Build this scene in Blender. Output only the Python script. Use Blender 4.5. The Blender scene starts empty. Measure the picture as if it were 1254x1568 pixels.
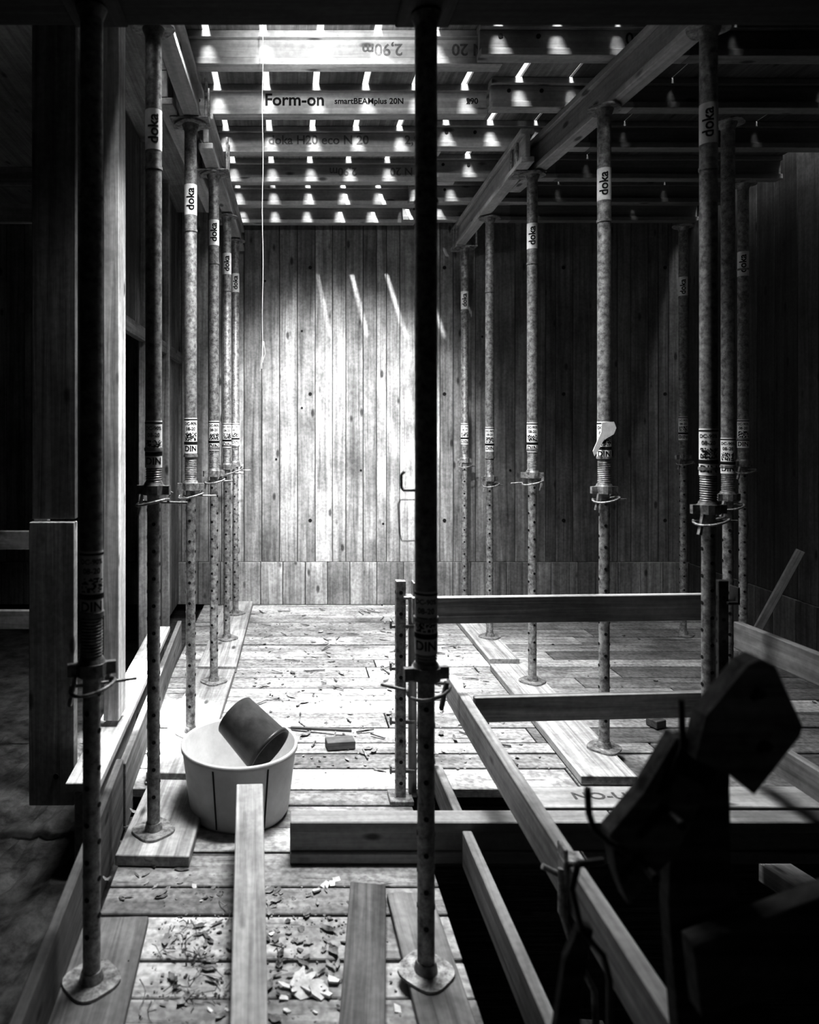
import bpy, bmesh, math, random
from mathutils import Vector, Matrix, Euler
random.seed(7)
R=random.Random(11)
scene=bpy.context.scene
COL=scene.collection

# ------------------------------------------------------------------ materials
def newmat(name):
    m=bpy.data.materials.new(name); m.use_nodes=True
    nt=m.node_tree; b=nt.nodes['Principled BSDF']
    return m,nt,b
def N(nt,t,**k):
    n=nt.nodes.new(t)
    for a,v in k.items(): setattr(n,a,v)
    return n
def wood_mat(name,dark,light,rough=0.75,knots=True,fib=(1.6,38,38),bump=0.35,spec=0.25,stain=0.45,mottle=0.25,cracks=0.0):
    m,nt,b=newmat(name); L=nt.links.new
    at=N(nt,'ShaderNodeAttribute',attribute_name='gc')
    tn=N(nt,'ShaderNodeAttribute',attribute_name='tone')
    mp=N(nt,'ShaderNodeMapping'); mp.inputs['Scale'].default_value=fib
    L(at.outputs['Vector'],mp.inputs['Vector'])
    n1=N(nt,'ShaderNodeTexNoise'); n1.inputs['Scale'].default_value=1.0; n1.inputs['Detail'].default_value=6; n1.inputs['Roughness'].default_value=0.6; n1.inputs['Distortion'].default_value=0.6
    L(mp.outputs[0],n1.inputs['Vector'])
    cr=N(nt,'ShaderNodeValToRGB'); cr.color_ramp.elements[0].position=0.3; cr.color_ramp.elements[1].position=0.7
    cr.color_ramp.elements[0].color=(dark,dark,dark,1); cr.color_ramp.elements[1].color=(light,light,light,1)
    L(n1.outputs['Fac'],cr.inputs[0])
    n2=N(nt,'ShaderNodeTexNoise'); n2.inputs['Scale'].default_value=2.3; n2.inputs['Detail'].default_value=5; n2.inputs['Roughness'].default_value=0.7
    L(at.outputs['Vector'],n2.inputs['Vector'])
    r2=N(nt,'ShaderNodeMapRange'); r2.inputs[1].default_value=0.3; r2.inputs[2].default_value=0.62; r2.inputs[3].default_value=1-stain; r2.inputs[4].default_value=1.0
    L(n2.outputs['Fac'],r2.inputs[0])
    n3=N(nt,'ShaderNodeTexNoise'); n3.inputs['Scale'].default_value=45; n3.inputs['Detail'].default_value=3
    L(at.outputs['Vector'],n3.inputs['Vector'])
    r3=N(nt,'ShaderNodeMapRange'); r3.inputs[1].default_value=0.35; r3.inputs[2].default_value=0.6; r3.inputs[3].default_value=1-mottle; r3.inputs[4].default_value=1.0
    L(n3.outputs['Fac'],r3.inputs[0])
    m1=N(nt,'ShaderNodeMath',operation='MULTIPLY'); L(r2.outputs[0],m1.inputs[0]); L(r3.outputs[0],m1.inputs[1])
    m2=N(nt,'ShaderNodeMath',operation='MULTIPLY'); L(m1.outputs[0],m2.inputs[0]); L(tn.outputs['Fac'],m2.inputs[1])
    last=m2
    if knots:
        mk=N(nt,'ShaderNodeMapping'); mk.inputs['Scale'].default_value=(3.0,7.5,7.5); L(at.outputs['Vector'],mk.inputs['Vector'])
        v=N(nt,'ShaderNodeTexVoronoi'); v.inputs['Scale'].default_value=1.0; L(mk.outputs[0],v.inputs['Vector'])
        rk=N(nt,'ShaderNodeMapRange'); rk.inputs[1].default_value=0.07; rk.inputs[2].default_value=0.14; rk.inputs[3].default_value=0.3; rk.inputs[4].default_value=1.0
        L(v.outputs['Distance'],rk.inputs[0])
        m3=N(nt,'ShaderNodeMath',operation='MULTIPLY'); L(last.outputs[0],m3.inputs[0]); L(rk.outputs[0],m3.inputs[1]); last=m3
    if cracks>0:
        mc=N(nt,'ShaderNodeMapping'); mc.inputs['Scale'].default_value=(1.6,17,17); L(at.outputs['Vector'],mc.inputs['Vector'])
        nc=N(nt,'ShaderNodeTexNoise'); nc.inputs['Scale'].default_value=1.0; nc.inputs['Detail'].default_value=8; nc.inputs['Roughness'].default_value=0.72; nc.inputs['Distortion'].default_value=1.0
        L(mc.outputs[0],nc.inputs['Vector'])
        rc=N(nt,'ShaderNodeMapRange'); rc.inputs[1].default_value=0.32; rc.inputs[2].default_value=0.40; rc.inputs[3].default_value=1-cracks; rc.inputs[4].default_value=1.0
        L(nc.outputs['Fac'],rc.inputs[0])
        m4=N(nt,'ShaderNodeMath',operation='MULTIPLY'); L(last.outputs[0],m4.inputs[0]); L(rc.outputs[0],m4.inputs[1]); last=m4
    vm=N(nt,'ShaderNodeVectorMath',operation='SCALE'); L(cr.outputs[0],vm.inputs[0]); L(last.outputs[0],vm.inputs['Scale'])
    L(vm.outputs[0],b.inputs['Base Color'])
    b.inputs['Roughness'].default_value=rough; b.inputs['Specular IOR Level'].default_value=spec
    bp=N(nt,'ShaderNodeBump'); bp.inputs['Strength'].default_value=bump; bp.inputs['Distance'].default_value=0.004
    L(n1.outputs['Fac'],bp.inputs['Height']); L(bp.outputs[0],b.inputs['Normal'])
    return m
def plain_mat(name,c0,c1,scale=20,rough=0.6,metal=0.0,bump=0.2,spec=0.4,coord='Object'):
    m,nt,b=newmat(name); L=nt.links.new
    tc=N(nt,'ShaderNodeTexCoord')
    n=N(nt,'ShaderNodeTexNoise'); n.inputs['Scale'].default_value=scale; n.inputs['Detail'].default_value=6; n.inputs['Roughness'].default_value=0.7
    L(tc.outputs[coord],n.inputs['Vector'])
    cr=N(nt,'ShaderNodeValToRGB'); cr.color_ramp.elements[0].position=0.35; cr.color_ramp.elements[1].position=0.65
    cr.color_ramp.elements[0].color=(c0,c0,c0,1); cr.color_ramp.elements[1].color=(c1,c1,c1,1)
    L(n.outputs['Fac'],cr.inputs[0]); L(cr.outputs[0],b.inputs['Base Color'])
    b.inputs['Roughness'].default_value=rough; b.inputs['Metallic'].default_value=metal; b.inputs['Specular IOR Level'].default_value=spec
    bp=N(nt,'ShaderNodeBump'); bp.inputs['Strength'].default_value=bump; bp.inputs['Distance'].default_value=0.003
    L(n.outputs['Fac'],bp.inputs['Height']); L(bp.outputs[0],b.inputs['Normal'])
    return m
WOOD=wood_mat('timber',0.22,0.50,mottle=.12)
FLOORW=wood_mat('floor_boards',0.40,0.78,fib=(1.3,20,20),stain=0.6,mottle=0.35,knots=False,bump=0.7,cracks=0.8)
WALLW=wood_mat('wall_boards',0.20,0.55,fib=(1.0,26,26),stain=0.55,mottle=0.22,bump=0.4)
JOISTW=wood_mat('beam_timber',0.38,0.64,stain=0.3,mottle=0.12,fib=(1.0,22,22))
DARKW=wood_mat('dark_timber',0.03,0.10)
STEEL=plain_mat('galvanised_steel',0.14,0.50,scale=38,rough=0.5,metal=0.45)
DSTEEL=plain_mat('dark_steel',0.03,0.08,scale=30,rough=0.45,metal=0.4)
BLACK=plain_mat('black_ink_and_holes',0.008,0.012,rough=0.8,bump=0)  # for print, and for the painted dark inside holes
FADED=plain_mat('faded_ink',0.10,0.20,scale=60,rough=0.8,bump=0)
PAPER=plain_mat('label_paper',0.7,0.88,scale=30,rough=0.7,bump=0.1)
TUB=plain_mat('white_plastic',0.46,0.58,scale=6,rough=0.5,bump=0.03)
BUCKET=plain_mat('grey_plastic',0.04,0.08,scale=15,rough=0.35,bump=0.1)
CHIP=plain_mat('rubble',0.03,0.42,scale=9,rough=0.85,bump=0.4)
CHIPW=plain_mat('plaster_chunks',0.45,0.8,scale=14,rough=0.85,bump=0.4)
SOIL=plain_mat('soil_ground',0.02,0.12,scale=7,rough=0.95,bump=1.0)
CABLE=plain_mat('pale_cord',0.5,0.7,rough=0.6,bump=0)

# ------------------------------------------------------------------ mesh builder
class MB:
    def __init__(s): s.v=[];s.f=[];s.fm=[];s.sm=[];s.t=[];s.g=[]
    def add(s,vs,fs,mat=0,tone=1.0,gc=None,smooth=False):
        o=len(s.v); s.v+= [tuple(v) for v in vs]
        for f in fs:
            s.f.append(tuple(i+o for i in f)); s.fm.append(mat); s.sm.append(smooth)
        s.t+=[tone]*len(vs)
        s.g+= [tuple(x) for x in (gc if gc else vs)]
    def box(s,c,size,rot=None,mat=0,tone=1.0,jag=0):
        sx,sy,sz=[a/2 for a in size]; M=rot if rot is not None else Matrix.Identity(3)
        L=max(range(3),key=lambda i:size[i]); off=Vector((R.uniform(0,50),R.uniform(0,50),R.uniform(0,50)))
        vs=[];g=[]
        for x in(-1,1):
            for y in(-1,1):
                for z in(-1,1):
                    p=Vector((x*sx,y*sy,z*sz))
                    q=[p[L],p[(L+1)%3],p[(L+2)%3]]
                    g.append(Vector(q)+off)
                    if jag: p=p+Vector([R.uniform(-jag,jag) for _ in range(3)])
                    vs.append(Vector(c)+M@p)
        fs=[(0,1,3,2),(4,6,7,5),(0,4,5,1),(2,3,7,6),(0,2,6,4),(1,5,7,3)]
        s.add(vs,fs,mat,tone,g)
    def beam(s,p0,p1,w,h,mat=0,tone=1.0,roll=0.0):
        p0=Vector(p0);p1=Vector(p1);d=p1-p0;l=d.length;d.normalize()
        up=Vector((0,0,1)) if abs(d.z)<0.98 else Vector((0,1,0))
        x=d; y=up.cross(x).normalized(); z=x.cross(y)
        M=Matrix((x,y,z)).transposed()@Matrix.Rotation(roll,3,'X')
        s.box((p0+p1)/2,(l,w,h),M,mat,tone)
    def cyl(s,p0,p1,r0,r1=None,n=20,cap=True,mat=0,tone=1.0,smooth=True):
        if r1 is None:r1=r0
        p0=Vector(p0);p1=Vector(p1);d=(p1-p0).normalized()
        a=Vector((0,0,1)) if abs(d.z)<0.9 else Vector((1,0,0))
        u=d.cross(a).normalized(); w=d.cross(u)
        ring=lambda p,r:[p+(u*math.cos(2*math.pi*i/n)+w*math.sin(2*math.pi*i/n))*r for i in range(n)]
        vs=ring(p0,r0)+ring(p1,r1)
        s.add(vs,[(i,(i+1)%n,n+(i+1)%n,n+i) for i in range(n)],mat,tone,None,smooth)
        if cap:
            s.add(ring(p0,r0),[tuple(range(n))],mat,tone); s.add(ring(p1,r1),[tuple(reversed(range(n)))],mat,tone)
    def lathe(s,prof,o=(0,0,0),M=None,n=48,mat=0,tone=1.0):
        M=M or Matrix.Identity(3); o=Vector(o); vs=[]
        for r,z in prof:
            for i in range(n):
                a=2*math.pi*i/n; vs.append(o+M@Vector((r*math.cos(a),r*math.sin(a),z)))
        fs=[]
        for k in range(len(prof)-1):
            for i in range(n):
                fs.append((k*n+i,k*n+(i+1)%n,(k+1)*n+(i+1)%n,(k+1)*n+i))
        s.add(vs,fs,mat,tone,None,True)
    def path(s,pts,r,n=8,mat=0,tone=1.0):
        for a,b in zip(pts[:-1],pts[1:]): s.cyl(a,b,r,r,n,True,mat,tone)
    def prism(s,poly,y0,y1,M=None,o=(0,0,0),mat=0,tone=1.0):
        M=M or Matrix.Identity(3); o=Vector(o); n=len(poly)
        vs=[o+M@Vector((x,y0,z)) for x,z in poly]+[o+M@Vector((x,y1,z)) for x,z in poly]
        fs=[tuple(range(n)),tuple(reversed(range(n,2*n)))]+[(i,i+n,(i+1)%n+n,(i+1)%n) for i in range(n)]
        s.add(vs,fs,mat,tone)
    def obj(s,name,mats,bevel=0,fixn=True):
        me=bpy.data.meshes.new(name); me.from_pydata(s.v,[],s.f)
        for m in mats: me.materials.append(m)
        me.polygons.foreach_set('material_index',s.fm); me.polygons.foreach_set('use_smooth',s.sm)
        a=me.attributes.new('tone','FLOAT','POINT'); a.data.foreach_set('value',s.t)
        a=me.attributes.new('gc','FLOAT_VECTOR','POINT'); a.data.foreach_set('vector',[c for g in s.g for c in g])
        if fixn:
            bm=bmesh.new(); bm.from_mesh(me); bmesh.ops.recalc_face_normals(bm,faces=bm.faces); bm.to_mesh(me); bm.free()
        me.update()
        o=bpy.data.objects.new(name,me); COL.objects.link(o)
        if bevel:
            b=o.modifiers.new('bev','BEVEL'); b.width=bevel; b.segments=1 if bevel<0.008 else 4; b.limit_method='ANGLE'
        return o

_tc={}
def text_geo(s,size,bold=0.02):
    k=(s,size)
    if k in _tc: return _tc[k]
    cu=bpy.data.curves.new('t','FONT'); cu.body=s; cu.size=size; cu.align_x='CENTER'; cu.align_y='CENTER'; cu.resolution_u=3
    cu.offset=size*bold
    ob=bpy.data.objects.new('t',cu); COL.objects.link(ob); bpy.context.view_layer.update()
    me=bpy.data.meshes.new_from_object(ob.evaluated_get(bpy.context.evaluated_depsgraph_get()))
    bm=bmesh.new(); bm.from_mesh(me)
    h=size*0.6
    for i in range(1,10):
        y=-h+2*h*i/10
        bmesh.ops.bisect_plane(bm,geom=bm.verts[:]+bm.edges[:]+bm.faces[:],plane_co=(0,y,0),plane_no=(0,1,0))
    vs=[v.co.copy() for v in bm.verts]; bm.verts.index_update()
    fs=[tuple(v.index for v in f.verts) for f in bm.faces]; bm.free()
    bpy.data.objects.remove(ob)
    _tc[k]=(vs,fs); return _tc[k]
def flat_text(mb,s,size,x,y,z,mat,flip=False):
    vs,fs=text_geo(s,size); k=-1 if flip else 1
    mb.add([(x+k*v.x,y,z+k*v.y) for v in vs],fs,mat)

# ------------------------------------------------------------------ steel props
def prop(x,y,z0,z1,nutz,lab1=None,lab2=None,ang=0.0,handle=1,torn=False,cap=True,wire=False):
    mb=MB(); ri,ro=0.0245,0.0315
    pl=[]
    for i in range(32):
        a=2*math.pi*i/32; k=0.072+0.010*abs(math.cos(2*a))**2
        pl.append((k*math.cos(a),k*math.sin(a)))
    for zz,tt in((z0,0.008),)+(((z1-0.008),0.008),)*(1 if cap else 0):
        n=len(pl); vs=[(x+a,y+b,zz) for a,b in pl]+[(x+a,y+b,zz+tt) for a,b in pl]
        mb.add(vs,[tuple(range(n)),tuple(range(n,2*n))]+[(i,(i+1)%n,n+(i+1)%n,n+i) for i in range(n)])
    mb.cyl((x,y,z0+0.008),(x,y,z0+0.035),0.034,0.028)
    mb.cyl((x,y,z0+0.008),(x,y,nutz+0.1),ri,ri,24)
    z=z0+0.14;k=0
    while z<nutz-0.05:
        for s_ in(-1,1):
            d=Vector((math.sin(ang),math.cos(ang),0)) if k%2==0 else Vector((math.cos(ang),-math.sin(ang),0))
            c=Vector((x,y,z))
            mb.cyl(c+d*s_*0.018,c+d*s_*(ri+0.0012),0.0075,0.0075,10,True,2)  # tube holes are black discs, their inner shade painted on
        z+=0.052;k+=1
    z=nutz+0.02
    while z<nutz+0.15:
        mb.cyl((x,y,z),(x,y,z+0.0045),0.0275,0.0315,20,False); mb.cyl((x,y,z+0.0045),(x,y,z+0.009),0.0315,0.0275,20,False); z+=0.009
    mb.cyl((x,y,nutz+0.15),(x,y,z1-0.008),ro,ro,24)
    mb.cyl((x,y,nutz+0.15),(x,y,nutz+0.162),ro+0.004,ro+0.004,24)
    mb.cyl((x,y,z1-0.04),(x,y,z1-0.008),ro,ro+0.012,24)
    for zz in(z1-0.55,): mb.cyl((x,y,zz),(x,y,zz+0.012),ro+0.003,ro+0.003,24)
    mb.cyl((x,y,nutz-0.018),(x,y,nutz+0.018),0.042,0.042,12,True,0,1,False)
    mb.cyl((x,y,nutz+0.018),(x,y,nutz+0.03),0.038,0.034,16)
    for s_ in(-1,1):
        mb.box((x+s_*0.049*math.cos(ang),y+s_*0.049*math.sin(ang),nutz),(0.034,0.02,0.034),Matrix.Rotation(ang,3,'Z'))
    pts=[]
    for i in range(15):
        a=ang+math.radians(-200+i*17); rr=0.052+0.02*math.sin(i/14*math.pi)
        pts.append((x+rr*math.cos(a),y+rr*math.sin(a),nutz-0.045-0.012*math.sin(i/14*math.pi*2)))
    pts.append((pts[-1][0]+0.02*handle,pts[-1][1],nutz-0.01))
    mb.path(pts,0.005)
    mb.cyl((x-0.06*math.cos(ang),y-0.06*math.sin(ang),nutz-0.047),(x+handle*0.13*math.cos(ang+.2),y+0.13*math.sin(ang+.2),nutz-0.05),0.005,0.005,8)
    mb.box((x-0.045*handle,y-0.03,nutz-0.055),(0.010,0.018,0.08),Matrix.Rotation(0.2,3,'Y'))
    def band(za,zb,mat,e=0.0009): mb.cyl((x,y,za),(x,y,zb),ro+e,ro+e,32,False,mat)
    fc=math.atan2(0-y,0-x)   # label side faces the access side of the bay
    if lab1:
        h=0.155; band(lab1-h/2,lab1+h/2,1)
        vs,fs=text_geo('doka',0.058); r=ro+0.0018
        out=[]
        for v in vs:
            a=fc+(-v.y)/r; out.append((x+r*math.cos(a),y+r*math.sin(a),lab1+v.x))
        mb.add(out,fs,2)
    if lab2:
        h=0.18; r=ro+0.0016; band(lab2-h/2,lab2+h/2,1)
        band(lab2-h/2+0.045,lab2-h/2+0.06,2,0.0014); band(lab2+h/2-0.012,lab2+h/2-0.006,2,0.0014)
        def wrap(t,s,dz,mat=2,rr_=None):
            vs,fs=text_geo(t,s); q=rr_ or r
            mb.add([(x+q*math.cos(fc+v.x/q),y+q*math.sin(fc+v.x/q),lab2+dz+v.y) for v in vs],fs,mat)
        wrap('DC-90%',0.020,0.060); wrap('08-20',0.022,0.034); wrap('DIN',0.038,-0.066)
        rr=random.Random(int(lab2*1000+x*77)); cs=0.0045
        for j in range(9):
            for i in range(-7,8):
                if rr.random()<0.5:
                    a0=fc+i*cs/r; a1=a0+cs/r; za=lab2-0.025+j*cs; zb=za+cs
                    mb.add([(x+r*math.cos(a),y+r*math.sin(a),zz) for a,zz in((a0,za),(a1,za),(a1,zb),(a0,zb))],[(0,1,2,3)],2)
    if torn:
        mb.prism([(-0.028,0.085),(0.03,0.09),(0.042,0.06),(0.03,0.03),(-0.02,0.0),(-0.045,-0.05),(-0.062,-0.075),(-0.07,-0.05),(-0.048,0.0),(-0.03,0.04)],-0.038,-0.034,o=(x,y,lab2),mat=1)
    if wire:
        mb.path([(x-.02,y,1.415),(x-.066,y,1.415),(x-.071,y,1.425),(x-.071,y,1.46),(x-.062,y,1.468)],0.0042)
        mb.path([(x-.02,y,1.388),(x-.072,y,1.388),(x-.080,y,1.375),(x-.076,y,1.29),(x-.07,y,1.27),(x-.02,y,1.27)],0.0018,6)
    return mb.obj('steel_prop',[STEEL,PAPER,BLACK],fixn=True)

PT=3.13
prop(-0.553,2.03,0.03,2.785,0.915,None,1.16,0.3,1,cap=False)
prop(-0.514,2.76,0.045,PT,1.354,2.73,1.53,-0.2,1)
prop(-0.490,3.64,0.045,PT,1.292,2.74,1.55,0.1,1)
prop(-0.447,4.37,0.045,PT,1.31,2.77,1.54,0.4,1)
prop(-0.442,5.25,0.045,PT,1.30,2.78,1.53,0.2,1)
prop(-0.430,5.95,0.045,PT,1.28,2.78,1.53,0.2,1)
prop(0.398,2.063,0.03,2.785,0.891,None,1.04,0.15,-1,cap=False,wire=True)
prop(1.618,2.76,0.0,PT,1.28,2.755,1.50,0.0,1)
prop(1.528,3.465,0.045,PT,1.291,2.76,1.53,0.1,1,torn=True)
prop(1.49,4.37,0.045,PT,1.30,2.75,1.53,-0.2,-1)
prop(1.49,5.29,0.045,PT,1.21,None,1.50,0.3,1)
prop(1.53,6.2,0.045,PT,1.30,2.68,1.53,0.3,1)
prop(2.22,3.62,0.0,PT,1.24,None,1.45,0.2,1)
prop(2.88,4.54,0.0,PT,1.36,2.62,1.55,0.2,1)
prop(3.03,5.5,0.0,PT,1.36,2.66,1.58,0.2,1)

# ------------------------------------------------------------------ H-section timber beams
def hbeam(mb,p0,p1,h=0.2,w=0.08,fl=0.035,web=0.032,tone=1.0,ztop=0.0):
    p0=Vector(p0);p1=Vector(p1); u=Vector((0,0,1))
    mb.beam(p0+u*fl/2,p1+u*fl/2,w,fl,0,tone); mb.beam(p0+u*(h-fl/2),p1+u*(h-fl/2),w,fl,0,tone*0.95)
    mb.beam(p0+u*h/2,p1+u*h/2,web,h-2*fl,0,tone*0.92)
def primary(name,p0,p1):
    mb=MB(); hbeam(mb,p0,p1,h=0.2); return mb.obj(name,[JOISTW,BLACK],0.004)
zb=3.142
primary('timber_girder',(-0.50,2.2,zb),(-0.475,3.75,zb))
primary('timber_girder',(-0.59,3.45,zb),(-0.55,5.2,zb))
primary('timber_girder',(-0.455,4.0,zb),(-0.42,6.35,zb))
primary('timber_girder',(1.655,2.2,zb),(1.50,4.75,zb))
primary('timber_girder',(1.405,4.2,zb),(1.49,6.38,zb))
for (x,y) in((-0.447,4.37),(1.47,4.4),(-0.49,3.64),(1.53,6.2)):
    mb=MB()
    for sx in(-0.085,0.085):
        for sy in(-0.055,0.055): mb.box((x+sx,y+sy,3.235),(0.014,0.03,0.19))
    mb.box((x,y,3.136),(0.19,0.15,0.008))
    mb.obj('prop_head_bracket',[STEEL],0.002)

JZ=3.346; JH=0.165
jy=[3.506,4.06,4.62,5.18,5.72,6.22]
labels={0:('2,90m',0.46,True,'N 20'),1:('Form-on  smartBEAMplus 20N',0.07,False,'290'),2:('doka H20 eco N 20',0.2,False,'2,90'),3:('2,90m',0.4,True,'N 20')}
for i,y in enumerate(jy):
    mb=MB(); xr=[1.04,1.12,0.98,1.2,1.1,1.1][i]
    hbeam(mb,(-0.66,y,JZ),(xr,y,JZ),h=JH,fl=0.034,tone=R.uniform(.85,1.05))
    fy=y-0.0175
    if i in labels:
        t,tx,fl,t2=labels[i]
        if i==1:
            flat_text(mb,'Form-on',0.095,0.04,fy,JZ+0.086,1); flat_text(mb,'smartBEAMplus 20N',0.046,0.46,fy,JZ+0.08,1); flat_text(mb,'290',0.045,1.04,fy,JZ+0.08,1)
        else:
            flat_text(mb,t,0.080,tx,fy,JZ+0.083,2 ,fl); flat_text(mb,t2,0.080,tx+(0.42 if i!=2 else .62),fy,JZ+0.083,2,fl)
    for hx in(-0.5,xr-0.1): mb.cyl((hx,fy-0.001,JZ+0.085),(hx,fy+0.01,JZ+0.085),0.011,0.011,12,True,1)  # web holes drawn as discs in painted dark
    mb.obj('timber_joist',[JOISTW,BLACK,FADED],0.003)
    mb=MB(); y2=y-0.088
    x0=[0.91,1.12,0.9,1.0,0.95,0.98][i]
    hbeam(mb,(x0,y2,JZ),(1.9,y2+0.01,JZ),h=JH,fl=0.034,tone=R.uniform(.8,1.0)); hbeam(mb,(1.902,y2+0.01,JZ),(3.5,y2+0.02,JZ),h=JH,fl=0.034,tone=.5)  # right-hand run darkened in colour to imitate light falling off
    for hx in(x0+0.1,x0+0.28): mb.cyl((hx,y2-0.018,JZ+0.1),(hx,y2,JZ+0.1),0.011,0.011,12,True,1)  # same painted-dark discs for holes
    if i==0: flat_text(mb,'0',0.08,1.62,y2-0.0178,JZ+0.083,1)
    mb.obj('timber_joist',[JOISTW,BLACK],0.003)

# ------------------------------------------------------------------ ceiling deck
mb=MB()
x=-0.122-0.277*2+0.0225; kk=0
while x<3.5:
    g=0.036 if x<1.2 else (0.016 if x<1.5 else (0.005 if kk%3==0 else 0.0))
    w=0.277-g
    mb.box((x+w/2,4.3,JZ+JH+0.010),(w,3.9,0.018),tone=R.uniform(.7,1)*(1 if x<1.5 else .4))  # boards on the right toned down to paint in the unlit side
    x+=0.277; kk+=1
mb.box((-1.9,3.0,JZ+JH+0.03),(2.42,9.0,0.05)); mb.box((1.4,0.55,JZ+JH+0.035),(4.5,3.65,0.05)); mb.box((1.4,6.4,JZ+JH+0.035),(4.5,0.36,0.05))  # last strip added to keep sun cones off the back wall
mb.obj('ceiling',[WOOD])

# ------------------------------------------------------------------ walls
WY=6.45
mb=MB(); x=-2.8
while x<3.6:
    w=R.choice([0.09,0.12,0.155,0.16,0.2,0.24]); t=R.uniform(.62,1.08)
    mb.box((x+w/2,WY+0.02+R.uniform(-.002,.002),2.0),(w-0.005,0.04,3.24),tone=t*(1 if x<2.3 else .75)); x+=w  # far right boards carry painted dimming in their tone
x=-2.8
while x<3.6:
    w=R.choice([0.16,0.2,0.24,0.2]); t=R.uniform(.75,1.05)
    mb.box((x+w/2,WY+0.002+R.uniform(-.002,.002),0.19),(w-0.005,0.055,0.375),tone=t); x+=w
mb.box((0.4,WY+0.09,0.5),(6.6,0.08,6.4),tone=0.2)
for px in(0.205,1.41,2.48,3.39):
    for z in(3.02,1.885,0.75):
        mb.cyl((px,WY-0.004,z),(px,WY+0.01,z),0.016,0.016,14,True,1)
for (px,pz) in((0.13,2.45),(0.13,1.76),(0.66,1.2),(0.86,0.72),(1.28,1.9),(1.75,2.4),(2.0,1.2),(-.2,2.9),(-.1,1.3)):
    mb.cyl((px,WY-0.004,pz),(px,WY+0.01,pz),0.010,0.010,12,True,1)
mb.obj('wall_back',[WALLW,BLACK],0.002)

mb=MB(); y=-1.2
while y<6.4:
    w=R.choice([0.16,0.2,0.2,0.24]); mb.box((3.6,y+w/2,2.0),(0.04,w-0.004,3.24),tone=R.uniform(.12,.3)); mb.box((3.588,y+w/2,0.19),(0.045,w-0.004,0.375),tone=R.uniform(.2,.4)); y+=w  # low tones paint in the darkness of the right side
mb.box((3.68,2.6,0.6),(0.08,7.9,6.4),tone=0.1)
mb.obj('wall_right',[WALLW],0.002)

mb=MB(); y=3.75
while y<6.42:
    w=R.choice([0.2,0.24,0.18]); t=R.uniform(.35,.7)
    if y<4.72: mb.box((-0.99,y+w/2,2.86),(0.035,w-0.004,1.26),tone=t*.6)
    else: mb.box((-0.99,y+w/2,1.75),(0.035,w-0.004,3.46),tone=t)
    y+=w
mb.beam((-0.95,4.78,0.0),(-0.95,4.78,3.48),0.07,0.05,tone=1.2)
mb.beam((-0.95,5.6,0.0),(-0.95,5.6,3.48),0.06,0.05,tone=1.0)
mb.beam((-0.955,3.75,2.2),(-0.955,6.4,2.2),0.04,0.09,tone=.5)
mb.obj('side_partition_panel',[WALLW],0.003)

mb=MB()
mb.box((-2.85,2.6,0.6),(0.1,7.9,6.4),tone=.3); mb.obj('wall_left',[DARKW])
mb=MB(); mb.box((0.4,-1.25,0.6),(6.6,0.1,6.4),tone=.3); mb.obj('wall_rear',[DARKW])
mb=MB(); mb.box((2.08,3.20,-1.35),(3.1,0.06,2.54),tone=.5); mb.box((0.50,1.0,-1.36),(0.05,4.4,2.54),tone=.5); mb.obj('opening_leak_blocker',[DARKW])  # dark panels added under the floor edges to block stray sky light

# left posts
mb=MB()
mb.box((-0.99,3.06,2.28),(0.185,0.035,2.15),tone=.6); mb.box((-0.99,3.04,0.60),(0.19,0.05,1.19),tone=1.1)
mb.cyl((-0.97,3.01,0.13),(-0.97,3.03,0.13),0.012,0.012,10,True,1)
mb.obj('boarded_post',[WALLW,BLACK],0.003)
mb=MB(); mb.box((-0.80,3.33,1.88),(0.07,0.14,3.24),tone=1.8); mb.obj('timber_stud',[WOOD],0.003)
mb=MB()
for z,yy in((0.98,3.9),(0.55,3.9),(2.75,3.9),(2.95,3.9)): mb.box((-1.9,yy,z),(1.5,0.04,0.10),tone=.8)
for xx in(-1.35,-2.0): mb.box((xx,3.95,1.2),(0.08,0.04,2.64),tone=.8)
mb.obj('timber_frame',[WALLW],0.003)

# ------------------------------------------------------------------ floor
mb=MB(); y=3.16
def row(y,w,xa,xb,zj=0.003):
    x=xa
    while x<xb:
        l=R.uniform(1.2,3.4); x2=min(x+l,xb)
        if xb-x2<0.3:x2=xb
        mb.box(((x+x2)/2,y+w/2,-0.02+R.uniform(-zj,zj)),(x2-x-0.008,w-R.uniform(0.006,0.018),0.04),Matrix.Rotation(R.uniform(-.003,.003),3,'Z'),tone=R.uniform(.6,1.1)*(1 if (x+x2)/2<2.2 else .6)); x=x2  # boards on the right darkened in tone as painted shade
while y<6.44:
    w=R.choice([0.12,0.15,0.18,0.2]); w=min(w,6.45-y); row(y,w,-0.75,3.58); y+=w
y=0.0
while y<3.155:
    w=R.choice([0.14,0.17,0.2]); w=min(w,3.157-y); row(y,w,-0.62,0.53,0.004); y+=w
mb.box((1.4,4.8,-0.06),(4.36,3.25,0.03),tone=.1); mb.box((-0.045,1.58,-0.06),(1.14,3.1,0.03),tone=.1)
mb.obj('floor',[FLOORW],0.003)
mb=MB()
hbeam(mb,(0.01,2.655,0.005),(1.2,2.655,0.005),h=0.153,w=0.085,fl=0.04,web=0.06,tone=.8)
hbeam(mb,(1.203,2.655,0.005),(3.5,2.655,0.005),h=0.153,w=0.085,fl=0.04,web=0.06,tone=.6)
mb.obj('edge_girder',[JOISTW,BLACK],0.004)
mb=MB(); mb.box((2.0,2.84,0.12),(2.2,0.16,0.03),tone=1.0)
vs,fs=text_geo('NO-UROO',0.07); mb.add([(1.33+v.x*1.2,2.84+v.y,0.1365) for v in vs],fs,1)
mb.obj('scaffold_plank',[JOISTW,FADED],0.003)

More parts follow.
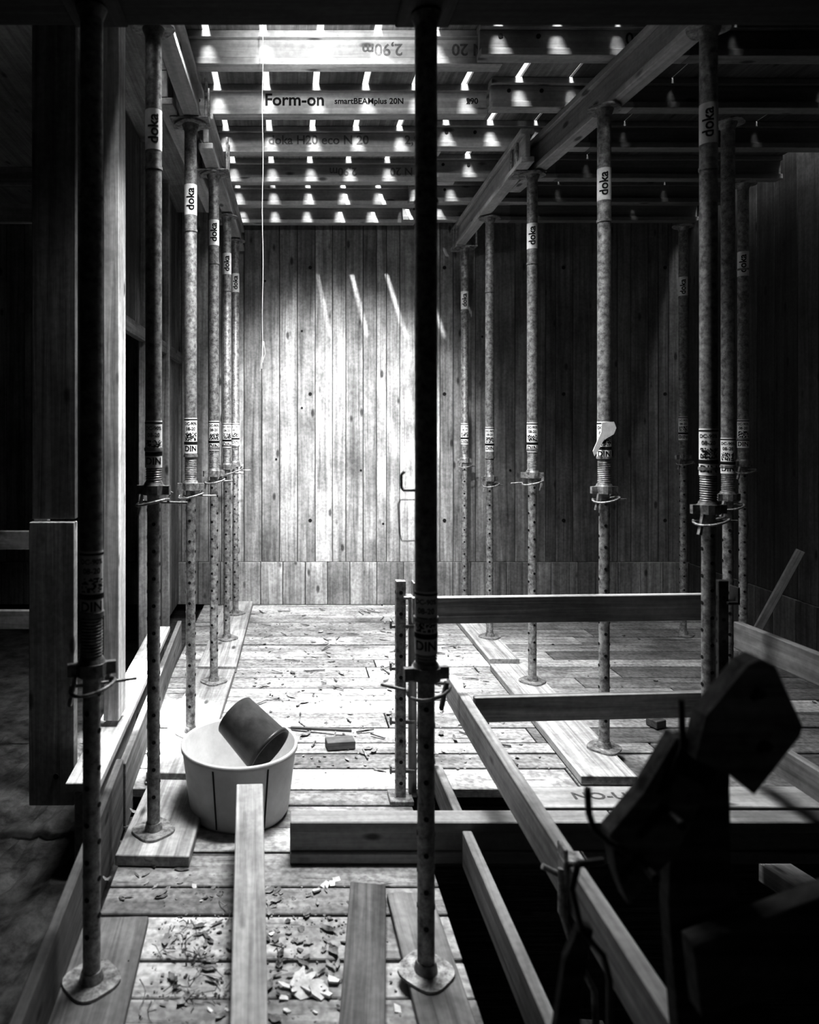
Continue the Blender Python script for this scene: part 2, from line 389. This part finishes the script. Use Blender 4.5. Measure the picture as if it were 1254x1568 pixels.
mb=MB(); n=60
vs=[];fs=[]
for i in range(n):
    for j in range(n):
        vs.append((-2.8+2.2*i/(n-1),-1.2+5.2*j/(n-1),-0.14+R.uniform(-.012,.012)+0.012*math.sin(i*.7)*math.cos(j*.5)))
for i in range(n-1):
    for j in range(n-1): fs.append((i*n+j,(i+1)*n+j,(i+1)*n+j+1,i*n+j+1))
mb.add(vs,fs,0,1,None,False); mb.box((-1.7,5.2,-0.16),(2.2,2.55,0.05)); mb.obj('ground',[SOIL])
mb=MB(); mb.box((0.4,2.6,-2.65),(6.6,7.9,0.1)); mb.obj('floor_lower',[DARKW])
mb=MB()
for (a,b,t) in(((0.56,2.2,-0.35),(3.5,2.0,-0.35),.35),((1.98,2.95,-0.22),(2.35,1.6,-0.22),1.3),((0.56,1.6,-0.9),(3.5,2.6,-0.9),.35),((1.1,0.6,-0.9),(1.3,3.1,-1.0),.35)):  # pale tone paints one board as lit, the rest stay dark
    mb.beam(a,b,0.12,0.08,tone=t)
mb.obj('substructure_beams',[WOOD],0.004)

# left curb, and a ledge added to stand in for sunlit slivers
mb=MB()
mb.beam((-0.60,1.0,0.06),(-0.70,3.0,0.06),0.03,0.30,tone=.5); mb.beam((-0.69,3.0,0.05),(-0.78,5.2,0.05),0.03,0.28,tone=.7)
mb.obj('edge_board',[WOOD],0.003)
mb=MB()
mb.beam((-0.785,2.75,0.215),(-0.865,4.9,0.215),0.13,0.035,tone=1.8); mb.beam((-0.785,2.75,0.03),(-0.87,4.9,0.03),0.06,0.33,tone=1.0); mb.obj('added_pale_ledge',[WOOD],0.003)  # made-up plank, pale tone imitates patches of sunlight beyond the curb

def plank(name,p0,p1,w,t,tone=1.0,mat=None,roll=0):
    mb=MB(); mb.beam(p0,p1,w,t,tone=tone,roll=roll); return mb.obj(name,[mat or WOOD],0.003)
plank('sole_plank',(-0.49,2.60,0.024),(-0.47,3.16,0.024),0.27,0.040,1.2)
plank('sole_plank',(-0.51,3.22,0.024),(-0.46,4.6,0.024),0.25,0.040,1.1)
plank('sole_plank',(-0.455,4.65,0.024),(-0.43,6.38,0.024),0.25,0.040,1.2)
plank('sole_plank',(-0.52,1.55,0.017),(-0.545,2.30,0.017),0.20,0.025,.7)
plank('sole_plank',(0.43,1.5,0.017),(0.41,2.42,0.017),0.15,0.025,1.0)
plank('sole_plank',(1.43,3.19,0.024),(1.45,4.7,0.024),0.25,0.040,1.35)
plank('sole_plank',(1.45,4.8,0.024),(1.47,6.38,0.024),0.2,0.040,1.3)
plank('leaning_plank',(-0.1425,2.72,0.235),(-0.10,1.87,0.014),0.1,0.026,1.2)
plank('loose_plank',(0.275,2.45,0.024),(0.185,1.80,0.024),0.12,0.035,.6)

# ------------------------------------------------------------------ guard rails
def rail(p0,p1,h=0.105,t=0.03,tone=1.0):
    mb=MB(); p0=Vector(p0);p1=Vector(p1); d=(p1-p0).normalized(); mb.beam(p0-Vector((0,0,h/2)),p1-Vector((0,0,h/2)),t,h,tone=tone)
    return mb.obj('guard_rail_board',[WOOD],0.003)
rail((0.52,3.0,0.885),(1.75,3.02,0.895),0.11,tone=1.4)
rail((0.78,3.0,0.47),(1.75,3.02,0.485),0.105,tone=1.3)
rail((0.74,3.25,0.475),(0.74,0.6,0.475),0.12,0.04,tone=1.1)
rail((0.65,3.1,0.135),(0.65,2.72,0.135),0.13,0.035,tone=.85)
rail((0.65,2.60,0.135),(0.65,0.9,0.135),0.13,0.035,tone=.85)
rail((1.84,2.94,0.80),(1.88,1.4,0.83),0.11,tone=.9)
rail((1.84,2.94,0.40),(1.88,1.4,0.42),0.11,tone=.9)
def rpost(x,y,z0,z1,rungs=False):
    mb=MB(); w=0.042; fm=2 if rungs else 0
    mb.box((x,y,(z0+z1)/2),(w,w*0.8,z1-z0),mat=0); z=z0+.08
    while z<z1-.03:
        mb.cyl((x,y-w*.4-.001,z),(x,y,z),0.008,0.008,10,True,1); mb.cyl((x-w/2-.001,y,z),(x,y,z),0.008,0.008,10,True,1); z+=.09  # post holes as black discs, recess shade in the colour
    mb.box((x,y,z0+.01),(0.1,0.1,0.02))
    for zz in(0.52,0.87): mb.box((x+.035,y,zz),(0.05,0.06,0.012)); mb.box((x+.055,y,zz+.03),(0.01,0.06,0.07))
    if rungs:
        mb.box((x+0.056,y+.03,(z0+z1)/2-.03),(0.034,0.02,z1-z0-.1),mat=2,tone=1.9)
        for zz in(0.12,0.33,0.56,0.74): mb.box((x+.01,y+.01,zz),(0.11,0.012,0.014)); mb.box((x-.042,y,zz+.012),(0.008,0.02,0.035))
    return mb.obj('guard_rail_post',[STEEL if rungs else DSTEEL,BLACK,WOOD],0.002)
rpost(0.483,3.07,0.0,0.94,True); rpost(1.80,2.98,0.0,0.96)
mb=MB()
mb.box((0.713,1.86,0.42),(0.010,0.05,0.19)); mb.box((0.74,1.86,0.481),(0.066,0.05,0.008)); mb.box((0.767,1.86,0.36),(0.010,0.05,0.25))
mb.path([(0.705,1.85,0.46),(0.70,1.83,0.36),(0.72,1.80,0.28),(0.76,1.78,0.20),(0.77,1.78,0.0)],0.009); mb.cyl((0.70,1.86,0.44),(0.66,1.86,0.46),0.008,0.008,10)
mb.obj('rail_bracket',[STEEL],0.002)

# foreground dark boards / clamp bolted to the rail
CLAMPW=wood_mat('weathered_dark_board',0.08,0.34,stain=0.5)
k=1.2/1100
def P(px,py): return ((px-440)*k,1.6-(py-652)*k)
mb=MB()
up=[P(*q) for q in((1082,1098),(1148,1018),(1166,1010),(1188,1020),(1230,1112),(1226,1128),(1156,1218),(1118,1186),(1066,1165))]
lo=[P(*q) for q in((1062,1150),(1125,1185),(1112,1230),(1062,1335),(985,1418),(968,1375),(955,1305),(1010,1238))]
mb.prism(up,1.20,1.245); mb.prism(lo,1.25,1.29,tone=.7)
mb.prism([P(*q) for q in((1095,1170),(1170,1180),(1175,1400),(1260,1700),(1090,1700),(1070,1450),(1075,1300))],1.295,1.33,tone=.35)
mb.prism([P(*q) for q in((1062,1450),(1254,1375),(1330,1350),(1330,1480),(1075,1560))],1.20,1.24,tone=.4)
mb.prism([P(*q) for q in((880,1500),(905,1440),(925,1450),(905,1568),(905,1640),(860,1640))],1.24,1.26,tone=.4)
for q in((1160,1060),(1170,1140),(1040,1260),(1000,1340)): a,b=P(*q); mb.cyl((a,1.19,b),(a,1.28,b),0.008,0.008,12,True,1)
def hook(pts,r,y=1.24): mb.path([(P(a,b)[0],y,P(a,b)[1]) for a,b in pts],r,8,1)
hook(((1063,1085),(1066,1160),(1040,1230)),0.006); hook(((915,1225),(917,1265),(925,1290),(948,1310),(985,1330)),0.006)
hook(((940,1340),(900,1345),(890,1385),(905,1450),(940,1490),(950,1530),(950,1640)),0.006)
mb.obj('guard_rail_clamp',[CLAMPW,DSTEEL],0.004)

mb=MB()
mb.box((0.3,2.05,2.89),(6.2,0.20,0.185),tone=.6); mb.box((1.2,1.93,2.87),(1.9,0.04,0.13),tone=.5); mb.box((-0.9,1.93,2.86),(1.5,0.04,0.12),tone=.5)
for xx in(0.40,-0.553): mb.box((xx,2.05,2.789),(0.16,0.18,0.008))
mb.obj('header_beam',[DARKW],0.004)

# ------------------------------------------------------------------ tub and bucket
mb=MB()
mb.lathe([(0.0,0.004),(0.195,0.004),(0.205,0.02),(0.236,0.262),(0.243,0.268),(0.243,0.282),(0.236,0.287),(0.229,0.28),(0.2,0.03),(0.19,0.016),(0.0,0.016)],o=(-0.2,3.0,0),n=72)
for a in(-112,-58,40,150):
    a=math.radians(a); c=Vector((math.cos(a),math.sin(a),0))
    mb.cyl(Vector((-0.2,3.0,0.02))+c*0.2055,Vector((-0.2,3.0,0.26))+c*0.2365,0.0035,0.0035,6,True,1)
mb.obj('plastic_tub',[TUB,BLACK])
ax=Vector((0.70,-0.50,-0.50)).normalized(); u=Vector((0,1,0)); xx=u.cross(ax).normalized(); yy=ax.cross(xx)
M=Matrix((xx,yy,ax)).transposed()
mb=MB(); mb.lathe([(0,0.004),(0.088,0.0),(0.092,0.004),(0.104,0.20),(0.110,0.202),(0.110,0.217),(0.100,0.218),(0.086,0.012),(0,0.012)],o=(-0.225,3.05,0.375),M=M,n=48)
mb.obj('small_bucket',[BUCKET])

mb=MB()
pts=[(-0.117,3.40,3.50-i*0.08) for i in range(21)]
pts=[(a+0.002*math.sin(i),b,c) for i,(a,b,c) in enumerate(pts)]
mb.path(pts,0.0018,6); mb.path([(-0.117,3.40,1.90),(-0.105,3.40,1.94),(-0.112,3.40,2.0),(-0.13,3.40,1.86)],0.002,6); mb.path([(-0.117,3.40,2.0),(-0.122,3.40,1.87)],0.003,6)
mb.obj('hanging_cord',[CABLE])

# ------------------------------------------------------------------ debris
mb=MB()
def chip(x,y,z,s,mat=0,flat=0.3):
    n=R.randint(4,7); poly=[]
    for i in range(n):
        a=2*math.pi*i/n+R.uniform(-.3,.3); r=s*R.uniform(.5,1); poly.append((r*math.cos(a),r*math.sin(a)))
    h=s*flat*R.uniform(.3,1); M=Euler((math.pi/2+R.uniform(-.4,.4),R.uniform(-.4,.4),R.uniform(0,6.3))).to_matrix()
    mb.prism(poly,-h/2,h/2,M,(x,y,z+h/2+s*0.12),mat)
def leaf(x,y,z,s,mat=0):
    a=R.uniform(0,6.3); c,sn=math.cos(a),math.sin(a); n=6; vs=[]; curl=R.uniform(.4,1.4); w=s*R.uniform(.2,.6)
    for i in range(n+1):
        t=i/n; wd=w*math.sin(math.pi*(0.08+0.84*t))*R.uniform(.6,1.2); px=s*(t-.5)*2; pz=s*curl*((t-.5)**2)*R.uniform(.9,1.1)
        for q in(-1,0,1):
            lx,ly,lz=px,q*wd,pz+abs(q)*wd*.5*curl*.5
            vs.append((x+lx*c-ly*sn,y+lx*sn+ly*c,z+.004+lz))
    fs=[]
    for i in range(n):
        for q in range(2): fs.append((i*3+q,i*3+q+1,(i+1)*3+q+1,(i+1)*3+q))
    mb.add(vs,fs,mat,1,None,True)
for i in range(900): chip(R.uniform(-.42,.32),R.uniform(1.78,2.56),0,R.uniform(.0015,.007))
for i in range(50): chip(R.uniform(-.40,.30),R.uniform(1.85,2.5),0,R.uniform(.008,.016),R.choice([0,0,0,1]))
for i in range(40): leaf(R.gauss(-.28,.09),R.gauss(2.14,.13),0,R.uniform(.008,.028))
for i in range(45): leaf(R.uniform(-.08,.18),R.uniform(1.95,2.5),0,R.uniform(.008,.028))
for i in range(50): leaf(R.uniform(-.64,-.36),R.uniform(2.3,3.3),0,R.uniform(.01,.03))
for i in range(520): chip(R.uniform(-.3,1.25),R.uniform(3.25,6.3),0,R.uniform(.003,.014))
for i in range(80): leaf(R.uniform(-.3,1.25),R.uniform(3.3,5.6),0,R.uniform(.01,.035))
for i in range(60): chip(R.uniform(1.7,3.3),R.uniform(3.3,6.3),0,R.uniform(.004,.02))
for i in range(7): chip(R.gauss(0.05,.03),R.gauss(2.04,.025),0.0,R.uniform(.022,.045),1,.25); leaf(R.gauss(0.05,.025),R.gauss(2.04,.025),0.0,R.uniform(.03,.045),1)
for i in range(4): chip(R.gauss(0.12,.03),R.gauss(2.5,.02),0.0,R.uniform(.02,.03),1,.25)
for i in range(60):
    x=R.uniform(-.3,1.25);y=R.uniform(3.3,6.2);a=R.uniform(0,3.14);l=R.uniform(.03,.14)
    mb.beam((x,y,.008),(x+l*math.cos(a),y+l*math.sin(a),R.uniform(.008,.02)),.008,.006,tone=.6)
for i in range(40):
    x=R.gauss(-.3,.07) if i<32 else R.gauss(.0,.12);y=R.gauss(2.12,.1); r=R.uniform(.02,.06); a0=R.uniform(0,6); 
    mb.path([(x+r*math.cos(a0+j*.4),y+r*math.sin(a0+j*.4),.006+.008*j*R.random()) for j in range(5)],.0012,5)
mb.obj('rubble_debris',[CHIP,CHIPW],fixn=False)
mb=MB(); mb.beam((0.02,3.78,.012),(0.33,3.70,.03),.014,.012,tone=.4); mb.obj('wood_stick',[WOOD])
mb=MB(); mb.box((0.262,3.57,.024),(.14,.07,.04),Matrix.Rotation(.15,3,'Z'),tone=.5); mb.obj('wood_block',[WOOD],.003)
mb=MB(); mb.box((1.96,3.82,.024),(.07,.07,.04),Matrix.Rotation(.4,3,'Z'),tone=.4); mb.obj('wood_block',[WOOD],.003)
mb=MB(); mb.beam((3.2,5.0,0.05),(3.5,4.9,0.75),.03,.05,tone=.7); mb.obj('diagonal_brace',[WOOD],.003)

# ------------------------------------------------------------------ lights
w=bpy.data.worlds.new('World'); scene.world=w; w.use_nodes=True
w.node_tree.nodes['Background'].inputs[0].default_value=(1,1,1,1); w.node_tree.nodes['Background'].inputs[1].default_value=1.2
def light(name,typ,loc,tgt,energy,**k):
    l=bpy.data.lights.new(name,typ); l.energy=energy
    for a,v in k.items(): setattr(l,a,v)
    o=bpy.data.objects.new(name,l); COL.objects.link(o); o.location=loc
    d=(Vector(tgt)-Vector(loc)).normalized()
    z=-d; x=Vector((1,0,0)); x=(x-z*x.dot(z)).normalized(); y=z.cross(x)
    o.rotation_euler=Matrix((x,y,z)).transposed().to_euler(); return o
light('sun','SUN',(0,0,8),(0.7,4.0,0),24,angle=math.radians(30))
light('added_sun_shaft','SPOT',(-0.69,2.97,8.0),(0.68,5.88,3.5),8500,spot_size=math.radians(12),spot_blend=.5,shadow_soft_size=0.08)  # extra spot standing in for sharp sunlight through the deck gaps
light('wall_glow_fill','SPOT',(0.30,2.85,3.33),(0.44,6.45,1.45),1800,spot_size=math.radians(43),spot_blend=1.0,shadow_soft_size=0.08)  # added lamp, makes the glow in the middle of the wall
light('bay_fill','AREA',(0.30,2.95,3.46),(0.30,3.4,0.0),54,shape='RECTANGLE',size=1.1,size_y=0.2,spread=math.radians(100))  # added fill above the frame, brightens floor and foreground
for n_,(yy,e) in enumerate(((3.72,22),(4.25,19),(4.82,16),(5.38,14))):
    light('hidden_strip_fill','AREA',(0.45,yy,3.495),(0.45,yy+0.3,0.0),e,shape='RECTANGLE',size=1.1,size_y=0.12,spread=math.radians(105))  # added fills hidden behind the joists, no real fittings there
light('joist_face_fill','SPOT',(0.1,2.6,3.12),(0.25,4.0,3.50),75,spot_size=math.radians(76),spot_blend=1.0,shadow_soft_size=0.05)  # added fill to lift the joist faces
light('ledge_sliver_fill','SPOT',(-0.79,3.85,3.3),(-0.80,3.75,0.0),2600,spot_size=math.radians(17),spot_blend=.4,shadow_soft_size=0.03)  # added spot imitating sun patches on the ledge
light('stud_fill','SPOT',(-0.38,2.90,3.28),(-0.82,3.26,1.2),38,spot_size=math.radians(50),spot_blend=1.0,shadow_soft_size=0.05)  # added fill to brighten the stud and boarded post
light('clamp_fill','SPOT',(1.7,-0.4,2.2),(0.85,1.2,1.0),4,spot_size=math.radians(40),spot_blend=1.0,shadow_soft_size=0.1)  # added weak fill behind the camera so the clamp boards read

cam=bpy.data.cameras.new('Camera'); co=bpy.data.objects.new('Camera',cam); COL.objects.link(co)
co.location=(0,0,1.6); co.rotation_euler=(math.radians(90),0,0)
cam.sensor_fit='VERTICAL'; cam.sensor_height=36; cam.lens=1100/1568*36
cam.shift_x=(627-440)/1568; cam.shift_y=-(784-652)/1568
cam.clip_start=0.05
cam.dof.use_dof=True; cam.dof.focus_distance=4.2; cam.dof.aperture_fstop=2.4
scene.camera=co
scene.view_settings.view_transform='Standard'
scene.view_settings.gamma=0.72
scene.view_settings.exposure=0.18
